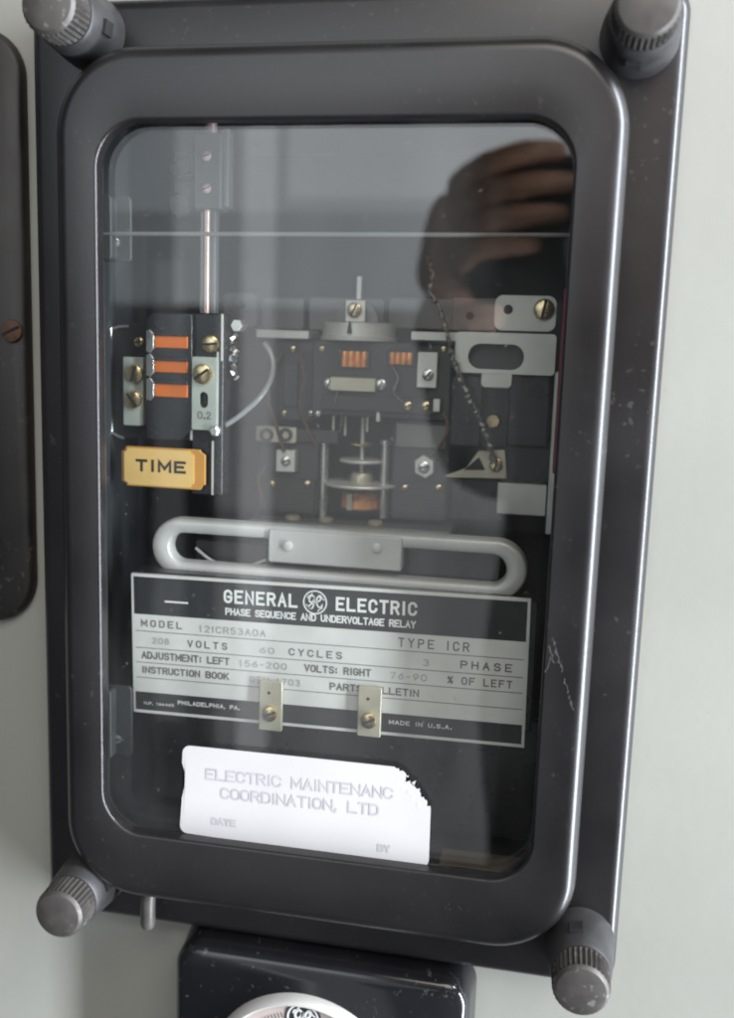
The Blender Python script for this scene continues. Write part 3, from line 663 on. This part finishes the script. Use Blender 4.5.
T('npwhite', 'PHASE SEQUENCE AND UNDERVOLTAGE RELAY', 25.0, 73.0, 0.248, 2.3, 0.44, 1.2)
T('npwhite', 'PHILADELPHIA, PA.', 12.2, 28.8, 0.915, 1.35, 0.26, 1.3)
T('npwhite', 'N.P. 166465', 3.0, 11.2, 0.935, 0.95, 0.16)
T('npwhite', 'MADE IN U.S.A.', 67, 82.5, 0.918, 1.35, 0.26, 1.5)
bm = NB(); nprect(bm, 9*kx, 15.2*kx, 0.178*ky, 0.190*ky, W5, W5+0.09); obj('printed_dash', bm, 'npwhite', npo)
mc = NP(48.0*kx, 0.118*ky); mr = 3.75
GE_A = [(-0.08,0.42),(-0.22,0.55),(-0.42,0.42),(-0.48,0.12),(-0.34,-0.02),(-0.14,0.12),(-0.04,0.45),(-0.08,0.02),(-0.18,-0.42),(-0.38,-0.60),(-0.52,-0.42),(-0.36,-0.2),(0.0,-0.02),(0.18,0.06)]
GE_B = [(0.18,0.06),(0.42,0.2),(0.42,0.44),(0.26,0.50),(0.14,0.22),(0.18,-0.18),(0.36,-0.40),(0.54,-0.30),(0.60,-0.12)]
def emblem(c, r, wd_, w, parent):
    bm = NB(); slab_hole(bm, circ(*c, r, 48), circ(*c, r*0.89, 48), w, w+0.1)
    def stroke(pts, k): ribbon(bm, [(p.x, p.y) for p in spline([(c[0]+x*r, c[1]+y*r, 0) for x, y in pts], 5)], wd_*k, w, w+0.1)
    stroke(GE_A, 1); stroke(GE_B, 1)
    for k in range(4):
        a = math.radians(45+90*k); stroke([(0.80*math.cos(a-0.5),0.80*math.sin(a-0.5)),(0.68*math.cos(a-0.2),0.68*math.sin(a-0.2)),(0.74*math.cos(a+0.1),0.74*math.sin(a+0.1)),(0.66*math.cos(a+0.35),0.66*math.sin(a+0.35))], 0.7)
    return obj('monogram_emblem', bm, 'npwhite', parent)
emblem(mc, mr, 0.42, W5+0.03, npo)
for a_ in (('MODEL',2.6,13.6,0.372,2.3,.36,2.6),('TYPE ICR',68.8,86,0.380,2.9,.42,2.6),('VOLTS',15,25.5,0.495,2.3,.36,2.6),('CYCLES',41.5,55,0.497,2.3,.36,2.6),
           ('PHASE',84,96.3,0.495,2.5,.42,2.6),('ADJUSTMENT: LEFT',2.6,26.1,0.602,2.4,.42,1.3),('VOLTS: RIGHT',45.5,62.3,0.602,2.4,.42,1.4),('% OF LEFT',81.0,96.5,0.604,2.4,.38,1.9),
           ('INSTRUCTION BOOK',2.6,25.9,0.707,2.3,.42,1.3),('PARTS BULLETIN',52,74.2,0.714,2.3,.42,1.3)):
    T('npgrey', *a_)
for a_ in (('12ICR53A0A',18.0,35.5,0.382,2.2),('208',5.5,10.1,0.49,2.0),('60',34,37.8,0.497,2.0),('3',75,76.5,0.497,2.1),('156-200',28.5,41.0,0.602,2.1),('76-90',67,76,0.602,2.1),('GEH 1703',31.5,44.5,0.710,2.1)):
    T('npfaint', a_[0], a_[1], a_[2], a_[3], a_[4], 0.3, 1.7, 'stamped_lettering')
# two plated lugs over the plate
for (x0,y0,x1,y1,sx,sy) in ((259,681,282,731,270,713),(357.5,687,381,737,369,720)):
    q = R(x0,y0,x1,y1,W5+1.6); l = plate('fixing_lug', q, W5+0.3, W5+1.6, 'beige', relay, r=0.5)
    c = at(sx,sy,W5+1.6); screw(l, *c, W5+1.6, 2.5, 'brass', 25, h=1.6)
    c = at(sx-1,y0+12,W5+1.6); bm = NB(); turn_w(bm, *c, [(0.5,W5+1.5),(0.5,W5+1.66)], n=12); obj('lug_dimple', bm, 'hole', l)
# cradle bar carrying the nameplate, and the lower block
u0,u1,v0,v1 = R(132,748,528,760,-26); bm = NB(); box(bm, -63, 63, -66, -26, -30, W5-1.3); obj('cradle_front', bm, 'bakelite', relay, bevel=0.6)
bm = NB(); box(bm, -66, 66, -112, -70, -60, -40); obj('contact_block', bm, 'bakelite', relay, bevel=1)
# scuffs on the cover
def scuff(px_pts, wd_):
    pts = [(p[0]+random.uniform(-.35,.35), p[1]) for p in (at(x, y, 0) for x, y in px_pts)]
    bm = NB(); L_, R_ = [], []
    for p in pts:
        k = wd_*random.uniform(0.25, 1.2); L_.append(bm.verts.new(V(p[0]-k/2, p[1], 0.05))); R_.append(bm.verts.new(V(p[0]+k/2, p[1]-0.2, 0.05)))
    for i_ in range(len(pts)-1): bm.faces.new((L_[i_], R_[i_], R_[i_+1], L_[i_+1]))
    obj('scuff_mark', bm, 'scuff', relay)
scuff([(553+k*0.65, 637+k*2.5) for k in range(15)], 0.8); scuff([(564+k*0.7, 678+k*2.5) for k in range(14)], 0.9)
scuff([(550+k*0.4, 645+k*2.2) for k in range(9)], 0.7); scuff([(545+k*1.5, 672-k*4) for k in range(5)], 0.6)
for _ in range(80):
    x, y = random.choice(((random.uniform(577,600), random.uniform(460,840)), (random.uniform(130,560), random.uniform(50,105)), (random.uniform(105,540), random.uniform(905,925)), (random.uniform(62,92), random.uniform(150,800))))
    p = at(x, y, 0); l = random.uniform(0.1,0.5)
    if abs(p[0])<72.5 and -121<p[1]<119 and not (abs(p[0])<66.5 and abs(p[1])<105.5):
        bm = NB(); a = random.uniform(0, 3.14)
        ribbon(bm, [p, (p[0]+l*math.cos(a), p[1]+l*math.sin(a))], random.uniform(0.1,0.25), -0.04, 0.05)
        obj('paint_chip', bm, 'scuff', relay)

# ------------------------------------------------------------------ torn sticker on the glass
st = [at(*p, GW+0.1) for p in ((183,745),(432,770),(428.5,868),(180,832))]
def bil(s, t):
    return tuple((1-t)*((1-s)*st[0][k]+s*st[1][k]) + t*((1-s)*st[3][k]+s*st[2][k]) for k in (0,1))
edge = []
def corner(cs, ct, a0):
    for k in range(6):
        a = math.radians(a0+90*k/5); edge.append((cs+0.03*math.cos(a), ct-0.085*math.sin(a)))
corner(0.03, 0.085, 180); edge.reverse(); cor = edge[:]; edge.clear()
for k in range(6):
    a = math.radians(180-90*k/5); edge.append((0.03+0.03*math.cos(a), 0.085-0.085*math.sin(a)))
edge += [(0.5,0.0),(0.855,0.005)]
for k in range(1, 26):                          # ragged tear
    t_ = k/26; b_ = (0.855+0.145*t_**0.85, 0.005+0.385*t_**1.25); q_ = random.uniform(-1, 1)*(0.6+0.8*(k % 3 == 0))
    edge.append((min(1.0, b_[0]-0.010*q_), max(0.0, b_[1]+0.030*q_)))
edge.append((1.0, 0.40))
for k in range(6):
    a = math.radians(0-90*k/5); edge.append((0.97+0.03*math.cos(a), 0.915-0.085*math.sin(a)))
for k in range(6):
    a = math.radians(270-90*k/5); edge.append((0.03+0.03*math.cos(a), 0.915-0.085*math.sin(a)))
edge += [(0.004,0.6),(0.014,0.45),(0.012,0.30),(0.0,0.2)]
bm = NB()
outl = [bil(*q_) for q_ in edge]
lo_ = [bm.verts.new(V(*p, GW+0.05)) for p in outl]; hi_ = [bm.verts.new(V(*p, GW+0.25)) for p in outl]
nn = len(outl)
for i in range(nn): bm.faces.new((lo_[i], lo_[(i+1)%nn], hi_[(i+1)%nn], hi_[i]))
ff = bm.faces.new(hi_); bf = bm.faces.new(lo_[::-1])
bmesh.ops.triangulate(bm, faces=[ff, bf])
sk = tag(obj('sticker', bm, 'sticker', sharp=20), 'white paper sticker with a torn top right corner stuck on the relay glass', 'sticker')
sa = math.atan2(st[1][1]-st[0][1], st[1][0]-st[0][0])
bm = NB()
def ST(s_, s, t, h, wdt): p = bil(s, t); text(bm, s_, p[0], p[1], GW+0.31, h, wdt, bold=0.6, spacing=0.85, rot=sa)
ST('ELECTRIC MAINTENANC', 0.10, 0.36, 3.7, 58); ST('COORDINATION, LTD', 0.165, 0.555, 3.7, 49)
ST('DATE', 0.13, 0.86, 2.4, 8); ST('BY', 0.80, 0.90, 2.4, 4)
flat('faded_lettering', bm, 'stickerink', sk)
bm = NB()
for k in range(9):
    s_, t_ = 0.86+0.13*k/9+random.uniform(-.012,.01), 0.04+0.33*k/9+random.uniform(-.01,.05)
    c = bil(s_-0.012, t_+0.03); n_ = random.randint(5,8); r_ = random.uniform(0.5,1.0)
    slab(bm, [(c[0]+r_*random.uniform(.5,1.1)*math.cos(2*math.pi*i/n_), c[1]+r_*random.uniform(.5,1.1)*math.sin(2*math.pi*i/n_)) for i in range(n_)], GW+0.05, GW+0.27+0.003*k)
obj('torn_fibres', bm, 'stickertorn', sk)

# ------------------------------------------------------------------ neighbouring relay, left edge of the picture
nb = thing('neighbouring_relay', 'dull black relay cover with a rusty screw cut off by the left picture edge', 'relay')
bm = NB()
nl = lambda g, w: rrect(-250+g, -98.8-g, -47.5+g, 137-g, 15-g*0.5, w, 12)
loft(bm, [nl(0, WALL+0.05), nl(0, WALL+2.2), nl(0.4, WALL+3.3), nl(1.2, WALL+4)])
obj('cover_plate', bm, 'oldblack', nb, sharp=50)
c = at(13,331,-20); screw(nb, *c, -20, 3.6, 'rust', 25, h=1.6)

# ------------------------------------------------------------------ meter below
mt = thing('round_meter', 'glossy black panel meter with a round glass ringed dial below the relay', 'meter')
bm = NB()
MWF = -8
ml = lambda g, w: rrect(-45.5+g, 49.8-g, -238+g, -144.3-g, 9-g*0.6, w, 12)
loft(bm, [ml(-1.0, WALL+0.05), ml(0, WALL+8), ml(0.3, MWF-3), ml(1.2, MWF-1.2), ml(3.2, MWF)])
obj('housing', bm, 'gloss', mt, sharp=50)
cu_, cv_ = -2.0, -186.0
cR = 30.0
bm = NB()
prof = [(cR-2.6, MWF-0.2), (cR-2.4, MWF+2.2), (cR-1.4, MWF+3.2), (cR-0.2, MWF+2.6), (cR+0.6, MWF+0.6), (cR+0.8, MWF-0.2)]
loft(bm, [[V(cu_+r*math.cos(2*math.pi*k/96), cv_+r*math.sin(2*math.pi*k/96), w) for k in range(96)] for r, w in prof], close=True)
obj('bezel_ring', bm, 'alu', mt, sharp=50)
bm = NB(); turn_w(bm, cu_, cv_, [(cR-2.7, MWF-0.1), (cR-2.7, MWF+0.5)], n=96); df = obj('dial_face', bm, 'dial', mt)
ec = at(303,1019,MWF+0.7)
bm = NB(); turn_w(bm, ec[0], ec[1], [(5.9, MWF+0.4), (5.9, MWF+0.7)], n=48); em = obj('dial_emblem', bm, 'npblack', df)
emblem(ec, 5.2, 0.75, MWF+0.66, df)
bm = NB()
for k in range(41):
    a = math.radians(35+110*k/40); r0 = cR-5.5; r1 = cR-(8.5 if k%5==0 else 7.2)
    if abs(cu_+r0*math.cos(a)-ec[0])<7 and (cv_+r1*math.sin(a)-ec[1])<6: continue
    ribbon(bm, [(cu_+r0*math.cos(a), cv_+r0*math.sin(a)), (cu_+r1*math.cos(a), cv_+r1*math.sin(a))], 0.35, MWF+0.45, MWF+0.6)
obj('scale_ticks', bm, 'npgrey', df)

# ------------------------------------------------------------------ photographer and camera, seen mirrored in the glass
def skin_mesh(verts, edges, radii, root, subdiv=2):
    me = bpy.data.meshes.new('sk'); me.from_pydata([V(*p) for p in verts], edges, [])
    o = bpy.data.objects.new('sk', me); COL.objects.link(o)
    md = o.modifiers.new('skin', 'SKIN'); md.branch_smoothing = 0.6; md.use_smooth_shade = True
    sv = me.skin_vertices[0].data
    for i, r in enumerate(radii):
        r2 = r if isinstance(r, tuple) else (r, r)
        sv[i].radius = (r2[0]*S, r2[1]*S); sv[i].use_root = (i == root)
    sd = o.modifiers.new('sub', 'SUBSURF'); sd.levels = subdiv; sd.render_levels = subdiv
    dg = bpy.context.evaluated_depsgraph_get()
    out_ = bpy.data.meshes.new_from_object(o.evaluated_get(dg))
    bpy.data.objects.remove(o); bpy.data.meshes.remove(me)
    return out_
person = thing('person', 'person in dark clothes holding up a camera, mirrored in the relay glass', 'person')
J = [(130,-420,720),(138,-200,705),(165,20,690),(163,150,672),(161,215,660),(159,262,648),(158,320,640),(158,390,645),   # 0-7 pelvis..crown
     (36,150,672),(22,-50,570),(8,30,480),(-14,88,420),                        # 8-11 arm on the left, to the wrist
     (300,150,672),(345,-50,570),(270,40,470),(190,92,420),                    # 12-15 other arm
     (90,-480,720),(80,-860,700),(75,-1220,735),(250,-480,720),(258,-860,700),(262,-1220,735),(65,-1262,650),(272,-1262,650)]
E_ = [(0,1),(1,2),(2,3),(3,4),(4,5),(5,6),(6,7),(3,8),(8,9),(9,10),(10,11),(3,12),(12,13),(13,14),(14,15),(0,16),(16,17),(17,18),(0,19),(19,20),(20,21),(18,22),(21,23)]
Rd = [(190,105),(180,100),(160,115),(135,100),62,58,(80,92),(62,72), 66,60,50,30, 62,50,42,30, 85,62,42,85,62,42,36,36]
bmesh_body = NB(); bmesh_body.from_mesh(skin_mesh(J, E_, Rd, 0))
def hand(wr, sgn):                               # sgn +1: the hand on the left of the camera, palm towards +u
    x, y, z = wr
    X = lambda a, b, c: (x+sgn*a, y+b, z+c)
    m_ = skin_mesh([X(-4,-8,6), X(8,18,-8), X(16,44,-18), X(22,62,-20)], [(0,1),(1,2),(2,3)], [(28,22),(33,22),(38,22),(31,18)], 0)
    bmesh_body.from_mesh(m_)
    for k, (ln, r) in enumerate(((0.95,8.6),(1.05,8.8),(1.0,8.4),(0.8,7.4))):
        b0 = 56-14*k
        pts = [X(16,b0,-20), X(6+2*k,b0+6-2*k,-44), X(28*ln,b0+17-3*k,-60), X(56*ln,b0+26-5*k,-58), X(80*ln,b0+27-5*k,-50)]
        bmesh_body.from_mesh(skin_mesh(pts, [(0,1),(1,2),(2,3),(3,4)], [r*1.1,r*1.05,r,r*0.9,r*0.7], 0))
    bmesh_body.from_mesh(skin_mesh([X(10,14,-2), X(30,20,14), X(54,30,16), X(72,38,10)], [(0,1),(1,2),(2,3)], [13,11,10,8], 0))
hand(J[11], 1); hand(J[15], -1)
for f in bmesh_body.faces:
    c = f.calc_center_median(); u_, v_, w_ = c.x/S, c.z/S, -c.y/S
    f.material_index = 1 if (w_ < 432 and v_ > 60) or (v_ > 225 and 80 < u_ < 240) else 0
    f.smooth = True
body = obj('body', bmesh_body, ['cloth', 'skin'], person, sharp=180)
# face and hair
bm = NB()
for s_ in (-1, 1): bmesh.ops.create_uvsphere(bm, u_segments=16, v_segments=10, radius=0.012, matrix=Matrix.Translation(V(158+s_*32, 330, 562)))
obj('eyes', bm, 'npwhite', person)
bm = NB(); loft(bm, [rrect(158-a_, 158+a_, 296-h_, 322-h_*0.3, 6, w) for a_, h_, w in ((12,0,575),(14,4,553),(9,4,540))]); obj('nose', bm, 'skin', person, sharp=80)
bm = NB(); tube(bm, [(133,272,566),(147,269,556),(158,270,553),(169,269,556),(183,272,566)], [2,5,6,5,2], 10); obj('mouth', bm, 'rust', person)
bm = NB()
for s_ in (-1, 1): tube(bm, [(158+s_*80,345,650),(158+s_*92,340,662),(158+s_*92,318,664),(158+s_*82,300,650)], [7,11,9,6], 10)
obj('ears', bm, 'skin', person)
bm = NB(); bmesh.ops.create_uvsphere(bm, u_segments=32, v_segments=20, radius=0.098, matrix=Matrix.Translation(V(158, 372, 662)) @ Matrix.Diagonal((0.93, 1.08, 0.98, 1)))
obj('hair', bm, 'hair', person)
ct = thing('compact_camera', 'small black camera held up in both hands, mirrored in the relay glass', 'camera')
bm = NB(); slab(bm, rr2(4, 150, 78, 170, 10, 8), 372, 402); obj('camera_body', bm, 'cambody', ct, bevel=3)
bm = NB(); turn_w(bm, 88, 110, [(27,373),(27,352),(24,348),(23,349),(21,352)], n=48); obj('lens_barrel', bm, 'cambody', ct)
bm = NB(); turn_w(bm, 88, 110, [(20.5,351),(14,353),(1,354)], n=40); obj('lens_glass', bm, 'gloss', ct)
bm = NB(); turn_v(bm, 132, 388, [(7,169),(7,173),(6,174)], n=24); obj('shutter_button', bm, 'alu', ct)
